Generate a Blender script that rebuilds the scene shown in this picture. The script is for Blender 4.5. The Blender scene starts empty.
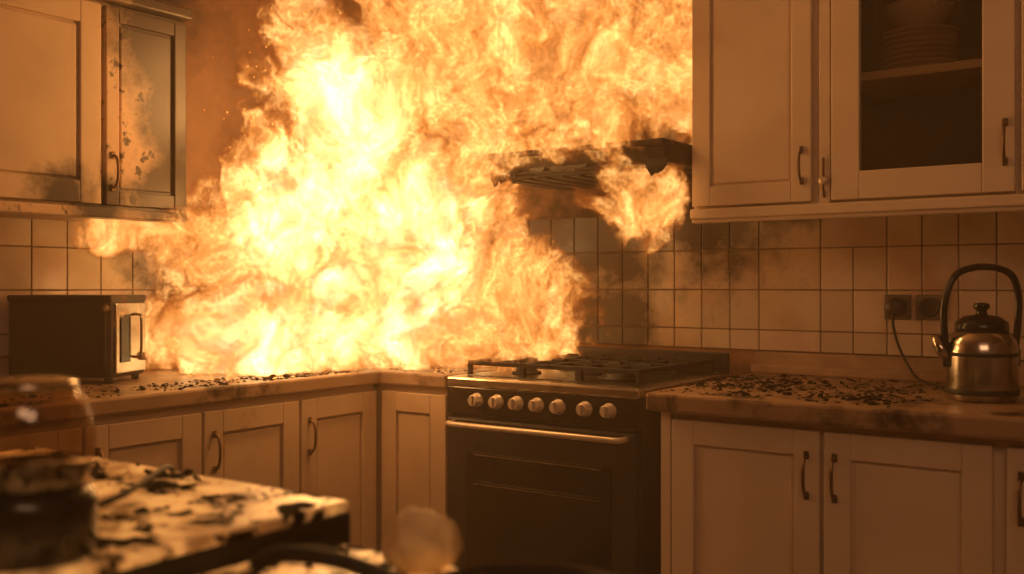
import bpy, bmesh, math, random
from mathutils import Vector, Matrix, noise as mnoise
random.seed(7)
scene=bpy.context.scene
scene.view_settings.view_transform='Standard'

# ------------------------------------------------------------------ materials
def newmat(name):
    m=bpy.data.materials.new(name); m.use_nodes=True
    nt=m.node_tree; b=nt.nodes['Principled BSDF']
    return m,nt,b
def ramp(nt,stops):
    r=nt.nodes.new('ShaderNodeValToRGB')
    e=r.color_ramp.elements
    while len(e)>1: e.remove(e[-1])
    e[0].position=stops[0][0]; c=stops[0][1]; e[0].color=(*c,1) if len(c)==3 else c
    for p,c in stops[1:]:
        n=e.new(p); n.color=(*c,1)
    return r
def noise(nt,scale,detail=4,rough=.55,vec=None,dist=0.0):
    n=nt.nodes.new('ShaderNodeTexNoise'); n.inputs['Scale'].default_value=scale
    n.inputs['Detail'].default_value=detail; n.inputs['Roughness'].default_value=rough
    n.inputs['Distortion'].default_value=dist
    if vec is None:
        t=nt.nodes.new('ShaderNodeTexCoord'); vec=t.outputs['Object']
    nt.links.new(vec,n.inputs['Vector']); return n
def mixc(nt,fac,a,b,mode='MIX'):
    m=nt.nodes.new('ShaderNodeMix'); m.data_type='RGBA'; m.blend_type=mode
    if isinstance(fac,float): m.inputs[0].default_value=fac
    else: nt.links.new(fac,m.inputs[0])
    for i,s in ((6,a),(7,b)):
        if isinstance(s,tuple): m.inputs[i].default_value=(*s,1)
        else: nt.links.new(s,m.inputs[i])
    return m.outputs[2]
def soot(nt,col,centers,sootcol=(.035,.018,.010)):
    # soot deposits around given points of the room (object space), broken up by noise
    t=nt.nodes.new('ShaderNodeTexCoord')
    nz=noise(nt,6.0,7,.7)
    tot=None
    for c,rad in centers:
        s=nt.nodes.new('ShaderNodeVectorMath'); s.operation='SUBTRACT'; nt.links.new(t.outputs['Object'],s.inputs[0]); s.inputs[1].default_value=c
        l=nt.nodes.new('ShaderNodeVectorMath'); l.operation='LENGTH'; nt.links.new(s.outputs[0],l.inputs[0])
        m=nt.nodes.new('ShaderNodeMath'); m.operation='DIVIDE'; nt.links.new(l.outputs['Value'],m.inputs[0]); m.inputs[1].default_value=rad
        if tot is None: tot=m.outputs[0]
        else:
            q=nt.nodes.new('ShaderNodeMath'); q.operation='MINIMUM'; nt.links.new(tot,q.inputs[0]); nt.links.new(m.outputs[0],q.inputs[1]); tot=q.outputs[0]
    a=nt.nodes.new('ShaderNodeMath'); a.operation='MULTIPLY_ADD'; nt.links.new(nz.outputs['Fac'],a.inputs[0]); a.inputs[1].default_value=1.8; a.inputs[2].default_value=-.9
    b=nt.nodes.new('ShaderNodeMath'); b.operation='ADD'; nt.links.new(tot,b.inputs[0]); nt.links.new(a.outputs[0],b.inputs[1])
    r=ramp(nt,[(.45,(1,1,1)),(.95,(0,0,0))]); nt.links.new(b.outputs[0],r.inputs[0])
    return mixc(nt,r.outputs[0],col,sootcol)
def simple(name,col,rough=.5,metal=0,spotcol=None,spot=(.62,.7),sscale=14,var=.12,bump=0.0,nscale=6,sootc=None,roughspot=None):
    m,nt,b=newmat(name)
    n=noise(nt,nscale,4)
    dark=tuple(c*(1-var) for c in col); lite=tuple(min(1,c*(1+var)) for c in col)
    r=ramp(nt,[(.3,dark),(.7,lite)]); nt.links.new(n.outputs['Fac'],r.inputs[0])
    out=r.outputs[0]
    b.inputs['Roughness'].default_value=rough; b.inputs['Metallic'].default_value=metal
    if spotcol:
        n2=noise(nt,sscale,6,.65)
        r2=ramp(nt,[(spot[0],(0,0,0)),(spot[1],(1,1,1))]); nt.links.new(n2.outputs['Fac'],r2.inputs[0])
        out=mixc(nt,r2.outputs[0],out,spotcol)
        if roughspot:
            mr=nt.nodes.new('ShaderNodeMapRange'); mr.inputs['To Min'].default_value=rough; mr.inputs['To Max'].default_value=roughspot
            nt.links.new(r2.outputs[0],mr.inputs['Value']); nt.links.new(mr.outputs[0],b.inputs['Roughness'])
            ms=nt.nodes.new('ShaderNodeMapRange'); ms.inputs['To Min'].default_value=.6; ms.inputs['To Max'].default_value=.05
            nt.links.new(r2.outputs[0],ms.inputs['Value']); nt.links.new(ms.outputs[0],b.inputs['Specular IOR Level'])
    if sootc: out=soot(nt,out,sootc)
    nt.links.new(out,b.inputs['Base Color'])
    if bump:
        bp=nt.nodes.new('ShaderNodeBump'); bp.inputs['Strength'].default_value=bump; bp.inputs['Distance'].default_value=.01
        nb=noise(nt,nscale*8,4); nt.links.new(nb.outputs['Fac'],bp.inputs['Height']); nt.links.new(bp.outputs[0],b.inputs['Normal'])
    return m
M={}
M['paint']=simple('cabinet_paint',(.72,.57,.43),.42,var=.06,spotcol=(.45,.33,.22),spot=(.66,.85),sscale=5)
M['paint_scorched']=simple('cabinet_paint_scorched',(.56,.38,.24),.38,var=.15,spotcol=(.05,.025,.012),spot=(.55,.61),sscale=24,sootc=[((.33,-1.05,1.33),.26),((.33,-1.12,1.80),.27),((.33,-1.05,1.6),.22),((.33,-1.3,1.34),.10)])
M['paint_warm']=simple('cabinet_paint_smoked',(.58,.42,.28),.45,var=.12,spotcol=(.2,.1,.05),spot=(.64,.8),sscale=7,sootc=[((.3,-1.40,1.32),.13)])
M['inner']=simple('cabinet_interior',(.10,.075,.05),.7)
M['shelf']=simple('shelf_paint',(.75,.65,.52),.5)
M['pull']=simple('handle_bronze',(.20,.12,.07),.35,.9)
M['steel']=simple('brushed_steel',(.50,.44,.38),.28,1.0,nscale=30)
M['kettle']=simple('kettle_steel_tarnished',(.50,.45,.39),.18,1.0,nscale=12,var=.25)
M['black']=simple('black_enamel',(.018,.015,.014),.22)
M['blackm']=simple('matt_black_iron',(.014,.012,.011),.55)
M['toaster']=simple('toaster_enamel',(.05,.04,.034),.45,.2)
M['ovenbody']=simple('oven_enamel',(.030,.026,.028),.35)
M['ovenglass']=simple('oven_glass',(.010,.009,.010),.08)
M['knob']=simple('knob_metal',(.7,.6,.5),.35,.4)
M['char']=simple('charcoal_flakes',(.014,.010,.007),.9,var=.6,nscale=40)
M['char'].node_tree.nodes['Principled BSDF'].inputs['Specular IOR Level'].default_value=.15
M['grout']=simple('tile_grout',(.24,.15,.10),.85)
M['wood']=simple('countertop_wood',(.36,.23,.14),.38,spotcol=(.04,.02,.010),spot=(.50,.64),sscale=9)
M['woodedge']=simple('countertop_edge',(.42,.28,.18),.45,var=.2,nscale=12)
M['wall']=simple('sooty_plaster',(.40,.21,.11),.8,spotcol=(.10,.05,.025),spot=(.46,.68),sscale=2.2,bump=.2,sootc=[((1.1,0,1.45),.55),((.3,0,1.9),.3),((0,-.95,2.0),.22)])
M['wallp']=simple('painted_plaster',(.45,.33,.22),.8)
M['floor']=simple('floor_tiles',(.25,.17,.11),.5)
M['ceil']=simple('ceiling_paint',(.45,.33,.22),.9)
M['hood']=simple('hood_metal_burnt',(.016,.010,.007),.55,.1,spotcol=(.16,.07,.03),spot=(.58,.66),sscale=18)
M['marble']=simple('scorched_worktop',(.90,.66,.38),.34,var=.15,spotcol=(.012,.008,.005),spot=(.53,.57),sscale=16,roughspot=.9)
# glow patches painted onto the burnt worktop to brighten it like firelight
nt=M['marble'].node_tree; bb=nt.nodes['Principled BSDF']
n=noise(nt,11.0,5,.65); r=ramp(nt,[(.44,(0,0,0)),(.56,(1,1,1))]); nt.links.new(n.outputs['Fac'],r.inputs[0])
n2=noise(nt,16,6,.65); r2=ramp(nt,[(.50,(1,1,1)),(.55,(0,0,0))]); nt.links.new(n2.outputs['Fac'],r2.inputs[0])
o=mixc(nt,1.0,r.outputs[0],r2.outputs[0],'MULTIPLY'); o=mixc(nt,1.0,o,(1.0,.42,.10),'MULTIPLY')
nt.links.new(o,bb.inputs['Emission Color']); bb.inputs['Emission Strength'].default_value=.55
M['bread']=simple('bun_crust',(.88,.64,.36),.5,var=.25,nscale=40,bump=.5)
M['crock']=simple('crockery_glaze',(.80,.70,.56),.3)
M['plug']=simple('plug_plastic',(.06,.045,.035),.4)
M['sock']=simple('socket_plate',(.16,.12,.09),.4)
M['cable']=simple('cable_rubber',(.02,.015,.012),.5)

m,nt,b=newmat('glazed_tiles'); a=nt.nodes.new('ShaderNodeAttribute'); a.attribute_name='tint'
n=noise(nt,3.0,5,.6); r=ramp(nt,[(.45,(1,1,1)),(.75,(.66,.48,.33))]); nt.links.new(n.outputs['Fac'],r.inputs[0])
o=mixc(nt,1.0,a.outputs['Color'],r.outputs[0],'MULTIPLY')
o=soot(nt,o,[((.98,0,1.44),.52),((.5,0,1.2),.45),((1.36,0,1.42),.36),((1.6,0,1.40),.13),((1.0,0,1.0),.26),((0,-.75,1.1),.38)],(.045,.024,.013))
nt.links.new(o,b.inputs['Base Color'])
b.inputs['Roughness'].default_value=.22; M['tile']=m

def glassmat(name,col,fac):
    m=bpy.data.materials.new(name); m.use_nodes=True; nt=m.node_tree; nt.nodes.clear()
    o=nt.nodes.new('ShaderNodeOutputMaterial'); t=nt.nodes.new('ShaderNodeBsdfTransparent'); g=nt.nodes.new('ShaderNodeBsdfGlossy')
    t.inputs[0].default_value=(*col,1); g.inputs['Roughness'].default_value=.05
    x=nt.nodes.new('ShaderNodeMixShader'); x.inputs[0].default_value=fac
    nt.links.new(t.outputs[0],x.inputs[1]); nt.links.new(g.outputs[0],x.inputs[2]); nt.links.new(x.outputs[0],o.inputs[0]); return m
M['pane']=glassmat('window_pane_glass',(.80,.75,.68),.07)
M['glass']=glassmat('jar_glass',(.80,.68,.54),.12)
def emis(name,col,s):
    m=bpy.data.materials.new(name); m.use_nodes=True; nt=m.node_tree; nt.nodes.clear()
    o=nt.nodes.new('ShaderNodeOutputMaterial'); e=nt.nodes.new('ShaderNodeEmission'); e.inputs[0].default_value=(*col,1); e.inputs[1].default_value=s
    nt.links.new(e.outputs[0],o.inputs[0]); return m
M['ember']=emis('glowing_ember',(1,.35,.06),3)

# ------------------------------------------------------------------ builder
class B:
    def __init__(s,name): s.name=name; s.bm=bmesh.new(); s.mats=[]; s.tint=None
    def mi(s,k):
        if k not in s.mats: s.mats.append(k)
        return s.mats.index(k)
    def _fin(s,verts,k,smooth=False):
        i=s.mi(k); fs=set()
        for v in verts:
            if v.is_valid:
                for f in v.link_faces: fs.add(f)
        for f in fs: f.material_index=i; f.smooth=smooth
        return fs
    def box(s,a,b,k,bev=0.0,rot=None,piv=None):
        a=Vector(a); b=Vector(b); lo=Vector([min(a[i],b[i]) for i in range(3)]); hi=Vector([max(a[i],b[i]) for i in range(3)])
        g=bmesh.ops.create_cube(s.bm,size=1.0); vs=g['verts']
        for v in vs: v.co=Vector([(lo[i]+hi[i])/2+v.co[i]*(hi[i]-lo[i]) for i in range(3)])
        s._fin(vs,k)
        if bev>0:
            es=list({e for v in vs for e in v.link_edges})
            r=bmesh.ops.bevel(s.bm,geom=es,offset=bev,segments=2,profile=.5,affect='EDGES',clamp_overlap=True)
            vs=list({v for f in r['faces'] for v in f.verts}|{v for v in vs if v.is_valid})
            s._fin(vs,k)
        if rot is not None:
            bmesh.ops.transform(s.bm,matrix=Matrix.Translation(piv)@rot@Matrix.Translation(-Vector(piv)),verts=vs)
        return vs
    def rings(s,rs,k,closed=False,cap=True,smooth=True):
        rows=[[s.bm.verts.new(p) for p in r] for r in rs]; n=len(rows[0]); i=s.mi(k)
        R=len(rows)
        for a in range(R if closed else R-1):
            A=rows[a]; Bq=rows[(a+1)%R]
            for j in range(n):
                try:
                    f=s.bm.faces.new((A[j],A[(j+1)%n],Bq[(j+1)%n],Bq[j])); f.material_index=i; f.smooth=smooth
                except ValueError: pass
        if cap and not closed:
            for r in (rows[0][::-1],rows[-1]):
                try: f=s.bm.faces.new(r); f.material_index=i
                except ValueError: pass
    def lathe(s,prof,c,k,seg=40,axis='Z',cap=True,scale=(1,1),lump=0):
        rs=[]
        for r,h in prof:
            ring=[]
            for j in range(seg):
                t=2*math.pi*j/seg; x=r*math.cos(t)*scale[0]; y=r*math.sin(t)*scale[1]
                if axis=='Z': p=Vector((x,y,h))
                elif axis=='Y': p=Vector((x,-h,y))
                else: p=Vector((h,x,y))
                if lump:
                    q=1+lump*mnoise.noise(p*45)+lump*.5*mnoise.noise(p*110)
                    p=Vector((p.x*q,p.y*q,p.z*(1+(q-1)*.6)))
                ring.append(Vector(c)+p)
            rs.append(ring)
        s.rings(rs,k,cap=cap)
    def tube(s,pts,r,k,seg=10,cap=True):
        pts=[Vector(p) for p in pts]; rs=[]; up=None
        for i,p in enumerate(pts):
            d=(pts[min(i+1,len(pts)-1)]-pts[max(i-1,0)]).normalized()
            if up is None:
                up=Vector((0,0,1)) if abs(d.z)<.9 else Vector((1,0,0))
            a=d.cross(up).normalized(); up=a.cross(d).normalized()
            rr=r[i] if isinstance(r,(list,tuple)) else r
            rs.append([p+a*rr*math.cos(2*math.pi*j/seg)+up*rr*math.sin(2*math.pi*j/seg) for j in range(seg)])
        s.rings(rs,k,cap=cap)
    def done(s,loc=None,rotz=0):
        bmesh.ops.recalc_face_normals(s.bm,faces=s.bm.faces)
        me=bpy.data.meshes.new(s.name); s.bm.to_mesh(me); s.bm.free()
        for k in s.mats: me.materials.append(M[k])
        o=bpy.data.objects.new(s.name,me); scene.collection.objects.link(o)
        if loc: o.location=loc
        o.rotation_euler[2]=rotz
        return o
def smoothpts(pts,n=6):
    pts=[Vector(p) for p in pts]; out=[]
    P=[pts[0]]+pts+[pts[-1]]
    for i in range(1,len(P)-2):
        for j in range(n):
            t=j/n; a,b,c,d=P[i-1],P[i],P[i+1],P[i+2]
            out.append(.5*((2*b)+(-a+c)*t+(2*a-5*b+4*c-d)*t*t+(-a+3*b-3*c+d)*t**3))
    out.append(pts[-1]); return out

def P(face,plane,u,v,z):
    return (u,plane-v,z) if face=='back' else (plane+v,u,z)
def door(b,face,plane,u0,u1,z0,z1,k='paint',st=.055,glass=False):
    g=.0025; u0+=g;u1-=g;z0+=g;z1-=g
    bx=lambda a0,a1,v0,v1,c0,c1,kk,bev=0: b.box(P(face,plane,a0,v0,c0),P(face,plane,a1,v1,c1),kk,bev)
    bx(u0,u0+st,0,.02,z0,z1,k,.0025); bx(u1-st,u1,0,.02,z0,z1,k,.0025)
    bx(u0+st,u1-st,0,.02,z0,z0+st,k,.0025); bx(u0+st,u1-st,0,.02,z1-st,z1,k,.0025)
    if glass:
        bx(u0+st,u1-st,.008,.011,z0+st,z1-st,'pane')
        return
    bx(u0+st-.002,u1-st+.002,0,.009,z0+st-.002,z1-st+.002,k)
    i=st+.006
    bx(u0+i,u1-i,.006,.0145,z0+i,z1-i,k,.004)
def pull(b,face,plane,u,zc,L=.085):
    pts=[P(face,plane,u,.018,zc-L/2),P(face,plane,u,.032,zc-L/2+.004),P(face,plane,u,.040,zc-L/4),P(face,plane,u,.042,zc),P(face,plane,u,.040,zc+L/4),P(face,plane,u,.032,zc+L/2-.004),P(face,plane,u,.018,zc+L/2)]
    b.tube(smoothpts(pts,4),.0036,'pull',8)
    for z in (zc-L/2,zc+L/2):
        b.box(P(face,plane,u-.006,.019,z-.009),P(face,plane,u+.006,.023,z+.009),'pull',.002)

# ------------------------------------------------------------------ room
W,D,H=4.4,4.4,2.55
def wall(name,a,bb,k):
    b=B(name); b.box(a,bb,k); return b.done()
wall('floor',(-.1,-D-.1,-.1),(W+.1,.1,0),'floor')
wall('ceiling',(-.1,-D-.1,H),(W+.1,.1,H+.1),'ceil')
wall('wall_left',(-.1,-D,0),(0,.1,H),'wall')
wall('wall_back',(0,0,0),(W,.1,H),'wall')
wall('wall_right',(W,-D,0),(W+.1,.1,H),'wallp')
wall('wall_front',(0,-D-.1,0),(W,-D,H),'wallp')

def tiles(name,face,u_start,u_end,tw,zs,special):
    b=B(name)
    b.box(P(face,0,u_start,.0005,zs[0]),P(face,0,u_end,.004,zs[-1]),'grout')
    lay=b.bm.loops.layers.float_color.new('tint')
    for f in b.bm.faces:
        for l in f.loops: l[lay]=(1,1,1,1)
    for r in range(len(zs)-1):
        i=0; n=int((u_end-u_start)/tw)
        while i<n:
            w=2 if (r,i) in special else 1
            u0=u_start+i*tw; g=.0016
            before=set(b.bm.faces)
            b.box(P(face,0,u0+g,.003,zs[r]+g),P(face,0,u0+w*tw-g,.0095,zs[r+1]-g),'tile',.0018)
            t=random.uniform(.84,1.06); c=(.72*t,.59*t*random.uniform(.96,1.02),.46*t*random.uniform(.92,1.05),1)
            for f in b.bm.faces:
                if f not in before:
                    for l in f.loops: l[lay]=c
            i+=w
    return b.done()
zs=[.96,1.018,1.131,1.246,1.36]
tiles('tile_backsplash','back',.10,3.0,.0875,zs,{(2,16),(1,16),(3,16),(3,18),(0,16)})
tiles('tile_backsplash','left',-2.3,-.02,.1,zs,set())

# ------------------------------------------------------------------ base cabinets & tops
b=B('base_cabinet')
b.box((.001,-2.3,.1),(.56,-.001,.86),'inner'); b.box((.001,-2.3,0),(.50,-.001,.1),'inner')
b.box((.54,-2.3,.12),(.575,-.60,.861),'paint_warm')
for y0,y1 in ((-.897,-.605),(-1.205,-.899),(-1.51,-1.207),(-1.82,-1.512),(-2.2,-1.822)):
    door(b,'left',.575,y0,y1,.13,.845,'paint_warm')
    pull(b,'left',.577,y0+.03,.745)
b.box((.56,-.575,.1),(.842,-.02,.86),'paint_warm')
door(b,'back',-.575,.598,.84,.13,.845,'paint_warm')
b.done()
b=B('base_cabinet')
b.box((1.52,-.62,.1),(3.0,-.001,.857),'inner'); b.box((1.52,-.56,0),(3.0,-.001,.1),'inner')
b.box((1.52,-.622,.12),(3.0,-.59,.857),'paint')
b.box((1.512,-.64,.1),(1.535,-.001,.857),'paint')
for xa,xb,hu in ((1.537,1.882,1.853),(1.886,2.213,1.912),(2.232,2.56,2.26),(2.565,2.98,2.60)):
    door(b,'back',-.622,xa,xb,.13,.842,'paint')
    pull(b,'back',-.624,hu,.745)
b.done()
b=B('countertop')
b.box((0.001,-2.3,.862),(.60,-.001,.9),'wood',.006); b.box((.59,-.60,.862),(.842,-.001,.8995),'wood',.006)
b.box((0.001,-2.3,.9),(.02,-.02,.955),'woodedge',.004); b.box((.001,-.022,.9),(.842,-.001,.955),'woodedge',.004)
b.done()
b=B('countertop')
b.box((1.494,-.685,.858),(3.0,-.001,.9),'wood',.007)
b.box((1.494,-.06,.9),(3.0,-.001,.925),'woodedge',.005)
b.box((1.494,-.03,.92),(3.0,-.001,.958),'woodedge',.005)
b.done()

# ------------------------------------------------------------------ gas cooker
b=B('gas_cooker')
x0,x1=.850,1.436; yf=-.585
b.box((x0,yf,.06),(x1,-.07,.875),'ovenbody',.004)
b.box((x0,yf-.022,.872),(x1,-.065,.898),'steel',.006)
b.box((x0+.03,yf+.03,.897),(x1-.03,-.10,.901),'black',.002)
b.box((x0,-.085,.89),(x1,-.065,.955),'ovenbody',.003)
b.box((x0,yf-.02,.80),(x1,yf,.873),'black',.004)
for i,kx in enumerate((.105,.172,.235,.298,.362,.440,.507)):
    c=(x0+kx,yf-.02,.840)
    b.lathe([(.019,0),(.0195,.004),(.0165,.006),(.0155,.022),(.0135,.026)],c,'knob',24,'Y')
    b.box((c[0]-.0025,c[1]-.030,.828),(c[0]+.0025,c[1]-.02,.854),'knob',.001)
b.box((x0+.006,yf-.026,.22),(x1-.006,yf-.001,.79),'ovenbody',.006)
b.box((x0+.07,yf-.029,.34),(x1-.07,yf-.024,.70),'ovenglass',.003)
for z in (.70,.625,.34):
    b.box((x0+.10,yf-.031,z-.003),(x1-.10,yf-.027,z+.002),'blackm',.001)
b.box((x0+.10,yf-.0315,.618),(x1-.10,yf-.0285,.6205),'steel')
b.box((x0+.10,yf-.0315,.695),(x1-.10,yf-.0285,.6975),'steel')
hp=[(x0+.03,yf-.02,.776),(x0+.032,yf-.055,.776),(x0+.05,yf-.062,.776),(x1-.05,yf-.062,.776),(x1-.032,yf-.055,.776),(x1-.03,yf-.02,.776)]
b.tube(hp,.0075,'knob',12)
b.box((x0+.006,yf-.02,.07),(x1-.006,yf,.21),'ovenbody',.005)
for bx,by,br in ((.15,-.20,.040),(.15,-.44,.03),(.44,-.20,.03),(.44,-.44,.045),(.296,-.32,.035)):
    b.lathe([(br+.012,0),(br+.01,.006),(br,.008),(br,.014),(br*.8,.018),(0.001,.018)],(x0+bx,by,.900),'blackm',28)
for gx0,gx1 in ((.035,.205),(.212,.380),(.388,.555)):
    X0,X1=x0+gx0,x0+gx1; Y0,Y1=-.545,-.115; z=.932
    for (p,q) in (((X0,Y0),(X1,Y0)),((X0,Y1),(X1,Y1)),((X0,Y0),(X0,Y1)),((X1,Y0),(X1,Y1)),((X0,(Y0+Y1)/2),(X1,(Y0+Y1)/2)),(((X0+X1)/2,Y0),((X0+X1)/2,Y1)),((X0,Y0*.75+Y1*.25),(X1,Y0*.75+Y1*.25)),((X0,Y0*.25+Y1*.75),(X1,Y0*.25+Y1*.75))):
        w=.0045
        b.box((p[0]-w,p[1]-w,z-.006),(q[0]+w,q[1]+w,z+.006),'blackm',.002)
    for px in (X0,X1):
        for py in (Y0,Y1): b.box((px-.006,py-.006,.899),(px+.006,py+.006,z),'blackm',.002)
    for py in (Y0*.75+Y1*.25,Y0*.25+Y1*.75):
        for sx in (-1,1):
            cx=(X0+X1)/2+sx*.045; b.box((cx-.02,py-.004,z),(cx+.02,py+.004,z+.012),'blackm',.003)
b.done()

# ------------------------------------------------------------------ range hood
b=B('range_hood')
b.box((.80,-.46,1.452),(1.435,-.012,1.50),'hood',.006)
b.box((.79,-.475,1.495),(1.436,-.012,1.512),'hood',.004)
b.box((.88,-.43,1.444),(1.40,-.05,1.455),'blackm',.003)
for i in range(9):
    b.box((.90+i*.055,-.41,1.438),(.935+i*.055,-.08,1.446),'blackm',.002)
b.rings([[Vector((x,y,1.51)) for x,y in ((.95,-.36),(1.34,-.36),(1.34,-.02),(.95,-.02))],
         [Vector((x,y,1.62)) for x,y in ((1.04,-.28),(1.26,-.28),(1.26,-.02),(1.04,-.02))],
         [Vector((x,y,2.54)) for x,y in ((1.04,-.28),(1.26,-.28),(1.26,-.02),(1.04,-.02))]],'hood',smooth=False)
random.seed(21)
for _ in range(16):
    hx=random.uniform(.84,1.42); hl=random.uniform(.010,.045); hw=random.uniform(.008,.03)
    b.rings([[Vector((hx-hw,-.470,1.462)),Vector((hx+hw,-.470,1.462)),Vector((hx+hw,-.462,1.462)),Vector((hx-hw,-.462,1.462))],
             [Vector((hx-hw*.6,-.474,1.46-hl*.5)),Vector((hx+hw*.8,-.474,1.46-hl*.5)),Vector((hx+hw*.8,-.468,1.46-hl*.5)),Vector((hx-hw*.6,-.468,1.46-hl*.5))],
             [Vector((hx-hw*.2,-.468,1.46-hl)),Vector((hx+hw*.4,-.468,1.46-hl*.8)),Vector((hx+hw*.4,-.464,1.46-hl*.8)),Vector((hx-hw*.2,-.464,1.46-hl))]],'blackm',smooth=False)
b.done()
random.seed(8)

# ------------------------------------------------------------------ hanging cupboards
zt=2.12
b=B('hanging_cupboard')
b.box((1.440,-.31,1.335),(1.775,-.012,zt),'paint',.002)
b.box((1.775,-.325,1.335),(1.80,-.012,zt),'paint',.002)
b.box((1.80,-.31,1.335),(1.815,-.012,zt),'paint'); b.box((2.19,-.31,1.335),(2.205,-.012,zt),'paint')
b.box((1.815,-.31,1.335),(2.19,-.012,1.352),'paint'); b.box((1.815,-.31,zt-.02),(2.19,-.012,zt),'paint')
b.box((1.815,-.022,1.352),(2.19,-.012,zt-.02),'inner'); b.box((1.8155,-.30,1.353),(1.818,-.022,zt-.02),'inner'); b.box((2.187,-.30,1.353),(2.1895,-.022,zt-.02),'inner')
b.box((1.818,-.30,1.352),(2.187,-.022,1.355),'inner')
b.box((1.818,-.298,1.630),(2.187,-.022,1.650),'shelf',.002)
b.box((2.205,-.31,1.335),(3.0,-.012,zt),'paint',.002)
door(b,'back',-.311,1.442,1.760,1.345,zt,'paint',.05)
door(b,'back',-.311,1.803,2.205,1.345,zt,'paint',.066,glass=True)
door(b,'back',-.311,2.212,2.60,1.345,zt,'paint',.05); door(b,'back',-.311,2.605,2.99,1.345,zt,'paint',.05)
b.box((1.440,-.336,1.315),(3.0,-.29,1.341),'paint',.004)
b.box((1.440,-.325,1.305),(3.0,-.30,1.318),'paint',.004)
pull(b,'back',-.313,1.735,1.435,.075); pull(b,'back',-.313,2.183,1.455,.085); pull(b,'back',-.313,2.245,1.44,.08)
b.tube([(1.787,-.325,1.355),(1.787,-.333,1.38),(1.787,-.33,1.45)],.003,'pull',8)
b.lathe([(.013,0),(.014,.004),(.008,.012),(.001,.013)],(1.787,-.325,1.395),'knob',20,'Y')
b.done()
b=B('hanging_cupboard')
zt2=1.845
b.box((.012,-2.2,1.33),(.31,-1.052,zt2),'paint_scorched',.002)
door(b,'left',.311,-1.292,-1.054,1.34,zt2-.01,'paint_scorched',.036)
door(b,'left',.311,-1.76,-1.300,1.34,zt2-.01,'paint_warm',.055)
door(b,'left',.311,-2.19,-1.768,1.34,zt2-.01,'paint_warm',.055)
b.box((.012,-2.2,zt2),(.345,-1.045,zt2+.03),'paint_scorched',.006)
b.box((.27,-2.2,1.31),(.33,-1.05,1.335),'paint_scorched',.004)
b.box((.012,-2.2,1.318),(.27,-1.055,1.332),'woodedge')
pull(b,'left',.313,-1.272,1.425,.08)
b.done()

b=B('plate_stack')
for i in range(8):
    z=1.650+i*.013
    b.lathe([(.045,0),(.05,.001),(.085,.010),(.088,.013),(.083,.0125),(.045,.004),(.001,.004)],(1.97,-.17,z),'crock',36)
b.done()
b=B('serving_bowl')
b.lathe([(.03,0),(.04,.005),(.07,.04),(.082,.07),(.079,.07),(.066,.04),(.03,.01),(.001,.01)],(1.97,-.17,1.7515),'crock',36)
b.done()

# ------------------------------------------------------------------ socket, plug and cable
b=B('electrical_socket')
for sx in (1.878,1.958):
    b.box((sx-.034,-.020,1.055),(sx+.034,-.0098,1.120),'sock',.004)
    b.lathe([(.024,0),(.024,.004),(.020,.005),(.018,.001)],(sx,-.020,1.088),'plug',28,'Y')
b.done()
b=B('power_plug')
b.lathe([(.023,0),(.025,.006),(.023,.03),(.015,.038),(.001,.038)],(1.878,-.0255,1.088),'plug',24,'Y')
b.tube(smoothpts([(1.878,-.055,1.075),(1.880,-.064,1.04),(1.893,-.064,.99),(1.918,-.078,.945),(1.948,-.10,.912),(1.99,-.15,.906),(2.04,-.24,.906)],6),.0036,'cable',8)
b.done()

# ------------------------------------------------------------------ kettle on right counter
b=B('kettle')
c=(2.148,-.40,.9005)
b.lathe([(.066,0),(.071,.004),(.072,.02),(.0715,.10),(.068,.125),(.058,.142),(.050,.147),(.001,.147)],c,'kettle',48)
b.lathe([(.0725,0),(.0735,.002),(.0735,.010),(.0725,.012)],(c[0],c[1],.914),'blackm',48,cap=False)
b.lathe([(.0722,0),(.0732,.002),(.0732,.006),(.0722,.008)],(c[0],c[1],.995),'blackm',48,cap=False)
b.lathe([(.052,.145),(.054,.149),(.052,.165),(.035,.178),(.012,.181),(.010,.190),(.017,.196),(.015,.205),(.001,.207)],c,'black',40)
R=Vector((.816,.578,0)); C=Vector(c)
pts=[C+R*-.072+Vector((0,0,.085)),C+R*-.080+Vector((0,0,.15)),C+R*-.078+Vector((0,0,.21)),C+R*-.058+Vector((0,0,.262)),C+R*-.02+Vector((0,0,.281)),C+R*.03+Vector((0,0,.281)),C+R*.065+Vector((0,0,.264)),C+R*.078+Vector((0,0,.225)),C+R*.078+Vector((0,0,.17)),C+R*.071+Vector((0,0,.10))]
b.tube(smoothpts(pts,6),.0075,'black',12)
for s in (-1,1):
    p=C+R*(.070*s)+Vector((0,0,.09)); b.box(p-Vector((.011,.011,.02)),p+Vector((.011,.011,.02)),'blackm',.004)
Fd=Vector((-.85,-.52,0)).normalized()
b.tube([C+Fd*.06+Vector((0,0,.085)),C+Fd*.083+Vector((0,0,.105)),C+Fd*.096+Vector((0,0,.135))],[.018,.013,.009],'kettle',16)
b.done()

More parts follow.
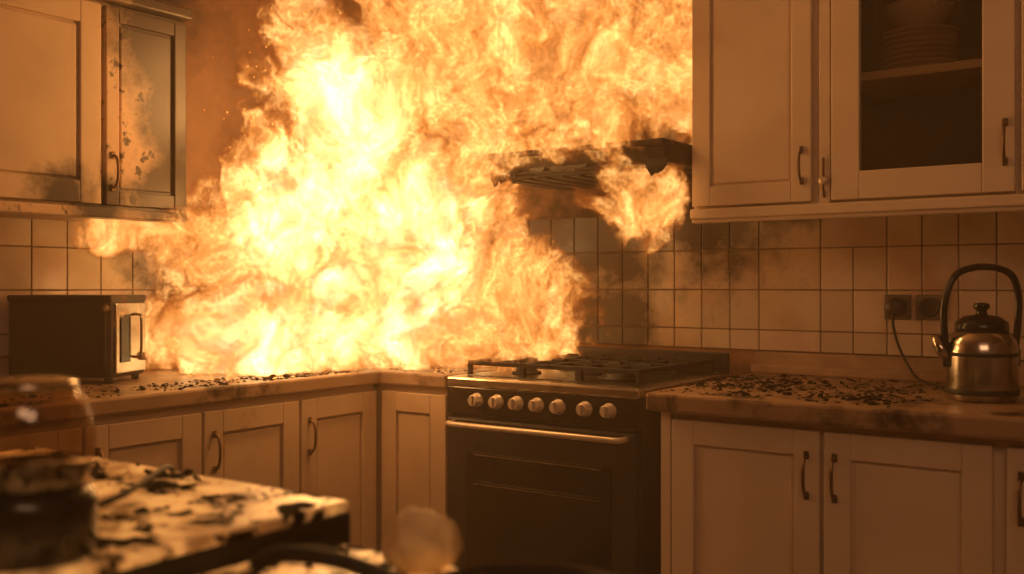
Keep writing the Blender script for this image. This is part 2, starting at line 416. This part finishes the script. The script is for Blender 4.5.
# ------------------------------------------------------------------ toaster oven on the left counter
b=B('toaster_oven')
L,Dp,Hh=.285,.165,.205
b.box((-L,0,.012),(0,Dp,Hh+.012),'toaster',.010)
b.box((-L+.012,-.006,.03),(-.012,.001,Hh-.005),'toaster',.003)
b.box((-L+.02,-.008,.05),(-.03,-.005,Hh-.03),'toaster',.001)
b.box((-L-.001,-.003,Hh-.002),(.001,Dp+.001,Hh+.014),'toaster',.005)
b.box((.0,.012,.022),(.006,Dp-.012,Hh-.006),'kettle',.003)
b.box((.005,.03,.05),(.009,.075,Hh-.035),'ovenglass',.002)
b.tube([(.006,.10,.06),(.022,.10,.062),(.024,.10,.09),(.024,.10,.15),(.022,.10,.168),(.006,.10,.17)],.004,'steel',8)
b.lathe([(.011,0),(.011,.010),(.008,.013),(.001,.013)],(.006,.135,.06),'knob',20,'X')
for fx in (-L+.02,-.02):
    for fy in (.02,Dp-.02): b.lathe([(.009,0),(.011,.013)],(fx,fy,0),'blackm',12)
b.done(loc=(.325,-1.272,.9005),rotz=math.radians(26))

# ------------------------------------------------------------------ charred debris
def debris(name,areas,n,smin,smax,k='char',clump=None):
    b=B(name)
    for _ in range(n):
        xa,ya,xb,yb,z=random.choice(areas)
        x=random.uniform(xa,xb); y=random.uniform(ya,yb)
        if clump and random.random()<.65:
            cx,cy,cr=random.choice(clump); x=min(max(random.gauss(cx,cr),xa),xb); y=min(max(random.gauss(cy,cr),ya),yb)
        s=random.uniform(smin,smax)*(1 if random.random()<.88 else 1.9); m=random.randint(4,6)
        a0=random.uniform(0,6.28); h=s*random.uniform(.12,.4); tx=random.uniform(-.4,.4); ty=random.uniform(-.4,.4)
        lo=[];hi=[]
        for j in range(m):
            t=a0+2*math.pi*j/m; r=s*random.uniform(.4,1.15)
            dx,dy=r*math.cos(t),r*math.sin(t)*random.uniform(.4,1)
            lift=max(0,dx*tx+dy*ty)
            lo.append(Vector((x+dx,y+dy,z+.0005+lift))); hi.append(Vector((x+dx*.7,y+dy*.7,z+h+lift)))
        b.rings([lo,hi],k,smooth=False)
    return b.done()
debris('charred_debris',[(1.51,-.66,2.06,-.08,.9)],1100,.0015,.0085,clump=[(1.62,-.25,.07),(1.72,-.38,.09),(1.9,-.35,.09),(1.58,-.45,.05),(1.95,-.52,.05)])
debris('charred_debris',[(.04,-1.9,.58,-1.30,.9),(.42,-1.3,.58,-.62,.9),(.42,-1.0,.58,-.62,.9),(.3,-.58,.83,-.08,.9)],1200,.002,.009)
debris('glowing_embers',[(.30,-1.05,.57,-.62,.901),(.3,-.57,.82,-.08,.901)],300,.002,.005,'ember')

# ------------------------------------------------------------------ island (foreground)
b=B('kitchen_island')
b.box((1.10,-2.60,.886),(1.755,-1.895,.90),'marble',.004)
b.box((1.13,-2.57,.08),(1.725,-1.925,.868),'blackm',.003); b.box((1.17,-2.53,0),(1.69,-1.96,.08),'blackm')
b.box((1.10,-2.60,.835),(1.756,-1.894,.887),'blackm',.004)
door(b,'left',1.725,-2.56,-2.25,.12,.82,'blackm'); door(b,'left',1.725,-2.245,-1.93,.12,.82,'blackm')
b.done()
debris('charred_debris',[(1.12,-2.15,1.745,-1.90,.9),(1.3,-2.4,1.62,-1.9,.9)],200,.002,.008,clump=[(1.3,-1.98,.05),(1.5,-1.95,.05),(1.60,-2.10,.04),(1.42,-2.1,.06),(1.70,-2.0,.03)])
b=B('serving_cart')
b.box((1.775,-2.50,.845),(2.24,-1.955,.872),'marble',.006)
for x in (1.80,2.215):
    for y in (-2.475,-1.98):
        b.box((x-.014,y-.014,.05),(x+.014,y+.014,.846),'blackm',.003)
        b.lathe([(.001,0),(.02,.0),(.025,.025),(.02,.05),(.001,.05)],(x,y,0),'blackm',16)
b.box((1.785,-2.49,.30),(2.23,-1.965,.32),'blackm',.004)
b.done()
debris('charred_debris',[(1.79,-2.3,1.88,-1.965,.872)],60,.002,.007)
b=B('frying_pan')
pc=Vector((2.125,-2.085,.8725))
b.lathe([(.001,.0),(.062,.0),(.070,.004),(.086,.033),(.088,.035),(.088,.032),(.084,.031),(.068,.007),(.001,.005)],pc,'black',56,cap=False)
hd=Vector((-.93,-.30,0)).normalized()
b.tube(smoothpts([pc+hd*.080+Vector((0,0,.026)),pc+hd*.11+Vector((0,0,.036)),pc+hd*.16+Vector((0,0,.048)),pc+hd*.21+Vector((0,0,.048)),pc+hd*.235+Vector((0,0,.036))],5),[.006]*5+[.0075]*16,'blackm',12)
b.done()
b=B('bread_bun')
prof=[(.012,0),(.025,.002),(.033,.010),(.036,.020),(.035,.028),(.032,.036),(.027,.043),(.021,.049),(.014,.053),(.007,.055),(.001,.056)]
b.lathe(prof,(1.938,-1.985,.8725),'bread',56,scale=(1.05,.92),lump=.24)
b.done()
b=B('glass_coffee_pot')
jc=(1.690,-2.232,.9005)
b.lathe([(.050,0),(.054,.004),(.054,.050),(.050,.060),(.046,.062),(.001,.062)],jc,'black',48)
b.lathe([(.044,.062),(.050,.075),(.0525,.095),(.052,.115),(.047,.135),(.040,.148),(.034,.152)],jc,'glass',48,cap=False)
b.lathe([(.042,.064),(.049,.077),(.0505,.085),(.001,.085)],jc,'ovenglass',40,cap=False)
b.lathe([(.034,.150),(.037,.152),(.037,.157),(.030,.160),(.010,.162),(.001,.162)],jc,'kettle',48)
J=Vector(jc); q=Vector((-.3,-.95,0)).normalized()
b.tube(smoothpts([J+q*.036+Vector((0,0,.152)),J+q*.075+Vector((0,0,.150)),J+q*.088+Vector((0,0,.11)),J+q*.078+Vector((0,0,.06)),J+q*.052+Vector((0,0,.04))],5),.006,'blackm',10)
b.done()
b=B('metal_spatula')
b.tube(smoothpts([(1.625,-2.17,.912),(1.60,-2.08,.920),(1.53,-1.985,.924),(1.505,-1.955,.920),(1.49,-1.94,.912)],5),.0035,'blackm',8)
b.box((1.60,-2.30,.910),(1.64,-2.17,.913),'blackm',.001)
b.done()

b=B('flying_sparks')
for _ in range(200):
    x=random.uniform(.36,.6); y=random.uniform(-1.04,-.5); z=random.uniform(1.35,2.1); s=random.uniform(.0007,.0018)
    g=bmesh.ops.create_icosphere(b.bm,subdivisions=1,radius=s,matrix=Matrix.Translation((x,y,z))@Matrix.Diagonal((1,1,random.uniform(1,2.4),1)))
    b._fin(g['verts'],'ember')
b.done()

# ------------------------------------------------------------------ FIRE (volume grid baked with geometry nodes)
fm=bpy.data.materials.new('flame_volume'); fm.use_nodes=True; nt=fm.node_tree; nt.nodes.clear()
out=nt.nodes.new('ShaderNodeOutputMaterial'); at=nt.nodes.new('ShaderNodeAttribute'); at.attribute_name='density'
A_=36.0
r=ramp(nt,[(0,(.7,.08,.006)),(.2,(1.0,.18,.018)),(.45,(1.0,.34,.058)),(.8,(1,.54,.17)),(1,(1,.68,.32))]); nt.links.new(at.outputs['Fac'],r.inputs[0])
kd=nt.nodes.new('ShaderNodeMath'); kd.operation='MULTIPLY'; kd.inputs[1].default_value=A_; nt.links.new(at.outputs['Fac'],kd.inputs[0])
pw=nt.nodes.new('ShaderNodeMath'); pw.operation='POWER'; pw.inputs[1].default_value=1.9; nt.links.new(at.outputs['Fac'],pw.inputs[0])
lr=nt.nodes.new('ShaderNodeMath'); lr.operation='MULTIPLY_ADD'; lr.inputs[1].default_value=5.4; lr.inputs[2].default_value=.20; nt.links.new(pw.outputs[0],lr.inputs[0])
st=nt.nodes.new('ShaderNodeMath'); st.operation='MULTIPLY'; nt.links.new(kd.outputs[0],st.inputs[0]); nt.links.new(lr.outputs[0],st.inputs[1])
em=nt.nodes.new('ShaderNodeEmission'); nt.links.new(r.outputs[0],em.inputs[0]); nt.links.new(st.outputs[0],em.inputs[1])
ab=nt.nodes.new('ShaderNodeVolumeAbsorption'); ab.inputs[0].default_value=(0,0,0,1); nt.links.new(kd.outputs[0],ab.inputs['Density'])
ad=nt.nodes.new('ShaderNodeAddShader'); nt.links.new(em.outputs[0],ad.inputs[0]); nt.links.new(ab.outputs[0],ad.inputs[1]); nt.links.new(ad.outputs[0],out.inputs['Volume'])
try: fm.cycles.volume_step_rate=2.6
except Exception as e: print(e)

core=[((.334,-.72,1.02),(.32,.38,.20)),((.488,-.39,1.036),(.42,.32,.22)),
((.344,-.66,1.307),(.27,.33,.32)),((.571,-.39,1.313),(.27,.30,.30)),((.432,-.55,1.64),(.25,.27,.36))]
ell=[((.858,-.31,1.057),(.24,.24,.17)),
((.709,-.417,1.83),(.34,.27,.32)),((1.123,-.307,1.78),(.32,.24,.27)),((1.32,-.22,1.78),(.22,.22,.27)),((1.12,-.45,1.54),(.36,.08,.07)),((.84,-.45,1.50),(.14,.12,.12)),
((1.34,-.40,1.40),(.12,.10,.12)),((1.20,-.38,1.38),(.07,.06,.08)),((.24,-1.10,1.263),(.12,.17,.055)),((.258,-.96,1.25),(.16,.2,.12))]
ng=bpy.data.node_groups.new('flame_field','GeometryNodeTree')
ng.interface.new_socket('Geometry',in_out='INPUT',socket_type='NodeSocketGeometry'); ng.interface.new_socket('Geometry',in_out='OUTPUT',socket_type='NodeSocketGeometry')
N=ng.nodes; Lk=ng.links
go=N.new('NodeGroupOutput'); pos=N.new('GeometryNodeInputPosition')
def vm(op,a,bv):
    n=N.new('ShaderNodeVectorMath'); n.operation=op
    for i,q in enumerate((a,bv)):
        if q is None: continue
        if isinstance(q,(tuple,list)): n.inputs[i].default_value=q
        else: Lk.new(q,n.inputs[i])
    return n.outputs['Value'] if op=='LENGTH' else n.outputs[0]
def mm(op,a,bv=None,c=None):
    n=N.new('ShaderNodeMath'); n.operation=op
    for i,q in enumerate((a,bv,c)):
        if q is None: continue
        if isinstance(q,(int,float)): n.inputs[i].default_value=q
        else: Lk.new(q,n.inputs[i])
    return n.outputs[0]
def clampn(a):
    n=N.new('ShaderNodeClamp'); Lk.new(a,n.inputs[0]); return n.outputs[0]
def gnoise(vec,scale,det,rough,dist=0,col=False):
    n=N.new('ShaderNodeTexNoise'); n.inputs['Scale'].default_value=scale; n.inputs['Detail'].default_value=det; n.inputs['Roughness'].default_value=rough; n.inputs['Distortion'].default_value=dist
    Lk.new(vec,n.inputs['Vector']); return n.outputs['Color'] if col else n.outputs['Fac']
w1=gnoise(pos.outputs[0],3.2,2,.5,col=True)
wv=vm('MULTIPLY',vm('SUBTRACT',w1,(.5,.5,.5)),(.30,.30,.30))
p1=vm('ADD',pos.outputs[0],wv)
def union(cur,L):
    for c,rr in L:
        d=vm('MULTIPLY',vm('SUBTRACT',p1,c),tuple(1/x for x in rr))
        v=mm('SUBTRACT',1.0,vm('LENGTH',d,None))
        cur=v if cur is None else mm('SMOOTH_MAX',cur,v,.12)
    return cur
curc=union(None,core); cur=union(curc,ell)
w2=gnoise(p1,8.0,3,.55,col=True)
p2=vm('ADD',p1,vm('MULTIPLY',vm('SUBTRACT',w2,(.5,.5,.5)),(.24,.24,.18)))
p3=vm('MULTIPLY',p2,(1,1,.5))
n1=gnoise(p3,7.5,6,.66)
n2=gnoise(p3,12.0,5,.64)
n3=gnoise(p3,30.0,4,.6)
ridge=mm('POWER',clampn(mm('SUBTRACT',1.0,mm('ABSOLUTE',mm('MULTIPLY_ADD',n2,8.5,-4.25)))),1.7)
ridge2=mm('POWER',clampn(mm('SUBTRACT',1.0,mm('ABSOLUTE',mm('MULTIPLY_ADD',n3,7.0,-3.5)))),1.6)
f=mm('ADD',mm('MULTIPLY',cur,1.5),mm('MULTIPLY',mm('SUBTRACT',n1,.5),3.8))
mask=clampn(mm('MULTIPLY',f,4.0))
tex=mm('ADD',mm('ADD',mm('MULTIPLY',ridge,.48),mm('MULTIPLY',ridge2,.32)),mm('MULTIPLY',clampn(mm('MULTIPLY_ADD',curc,2.6,-.24)),.55))
tex=mm('ADD',tex,mm('MULTIPLY',clampn(mm('MULTIPLY_ADD',n1,4.0,-1.9)),.20))
dens=clampn(mm('SUBTRACT',mm('MULTIPLY',mask,mm('ADD',tex,.06)),.02))
vc=N.new('GeometryNodeVolumeCube'); Lk.new(dens,vc.inputs['Density'])
mn=(.03,-1.32,.905); mx=(1.434,-.03,2.2)
vc.inputs['Min'].default_value=mn; vc.inputs['Max'].default_value=mx
vs=.006
for i,nm in enumerate(('Resolution X','Resolution Y','Resolution Z')): vc.inputs[nm].default_value=int((mx[i]-mn[i])/vs)
sm=N.new('GeometryNodeSetMaterial'); sm.inputs['Material'].default_value=fm
Lk.new(vc.outputs[0],sm.inputs[0]); Lk.new(sm.outputs[0],go.inputs[0])
me=bpy.data.meshes.new('kitchen_fire'); me.materials.append(fm)
fo=bpy.data.objects.new('kitchen_fire',me); scene.collection.objects.link(fo)
md=fo.modifiers.new('flames','NODES'); md.node_group=ng

# ------------------------------------------------------------------ lights
def area(name,loc,target,size,power,col):
    l=bpy.data.lights.new(name,'AREA'); l.energy=power; l.color=col; l.shape='RECTANGLE'; l.size=size[0]; l.size_y=size[1]
    o=bpy.data.objects.new(name,l); scene.collection.objects.link(o); o.location=loc
    o.rotation_euler=(Vector(target)-Vector(loc)).to_track_quat('-Z','Y').to_euler(); return o
area('fill_light',(3.1,-3.3,2.50),(2.2,-.5,.9),(1.4,1.0),21,(1,.49,.235))  # unseen fill added behind the camera to lift the cabinet fronts
for i,(p,e) in enumerate((((.62,-.88,1.12),3.6),((.68,-.85,1.36),6.0),((.76,-.74,1.66),7.5),((.92,-.68,1.85),7.5),((1.14,-.58,1.80),5.5),((.92,-.52,1.10),2.8))):
    l=bpy.data.lights.new('flame_light','POINT'); l.energy=e; l.color=(1,.44,.12); l.shadow_soft_size=.04
    o=bpy.data.objects.new('flame_light',l); scene.collection.objects.link(o); o.location=p
w=bpy.data.worlds.new('World'); scene.world=w; w.use_nodes=True
wn=w.node_tree
wn.nodes['Background'].inputs[0].default_value=(.25,.12,.05,1); wn.nodes['Background'].inputs[1].default_value=.3
sc=wn.nodes.new('ShaderNodeVolumeScatter'); sc.inputs['Color'].default_value=(1,.76,.52,1); sc.inputs['Density'].default_value=.055; sc.inputs['Anisotropy'].default_value=.2
wn.links.new(sc.outputs[0],wn.nodes['World Output'].inputs['Volume'])

# ------------------------------------------------------------------ camera
cd=bpy.data.cameras.new('camera'); cam=bpy.data.objects.new('camera',cd); scene.collection.objects.link(cam)
cam.location=(2.563,-2.718,1.145); cam.rotation_euler=(math.radians(90),0,math.radians(35.3))
cd.lens=35.16; cd.sensor_width=36; cd.shift_y=-.002; cd.clip_start=.02
cd.dof.use_dof=True; cd.dof.focus_distance=2.5; cd.dof.aperture_fstop=3.0
scene.camera=cam
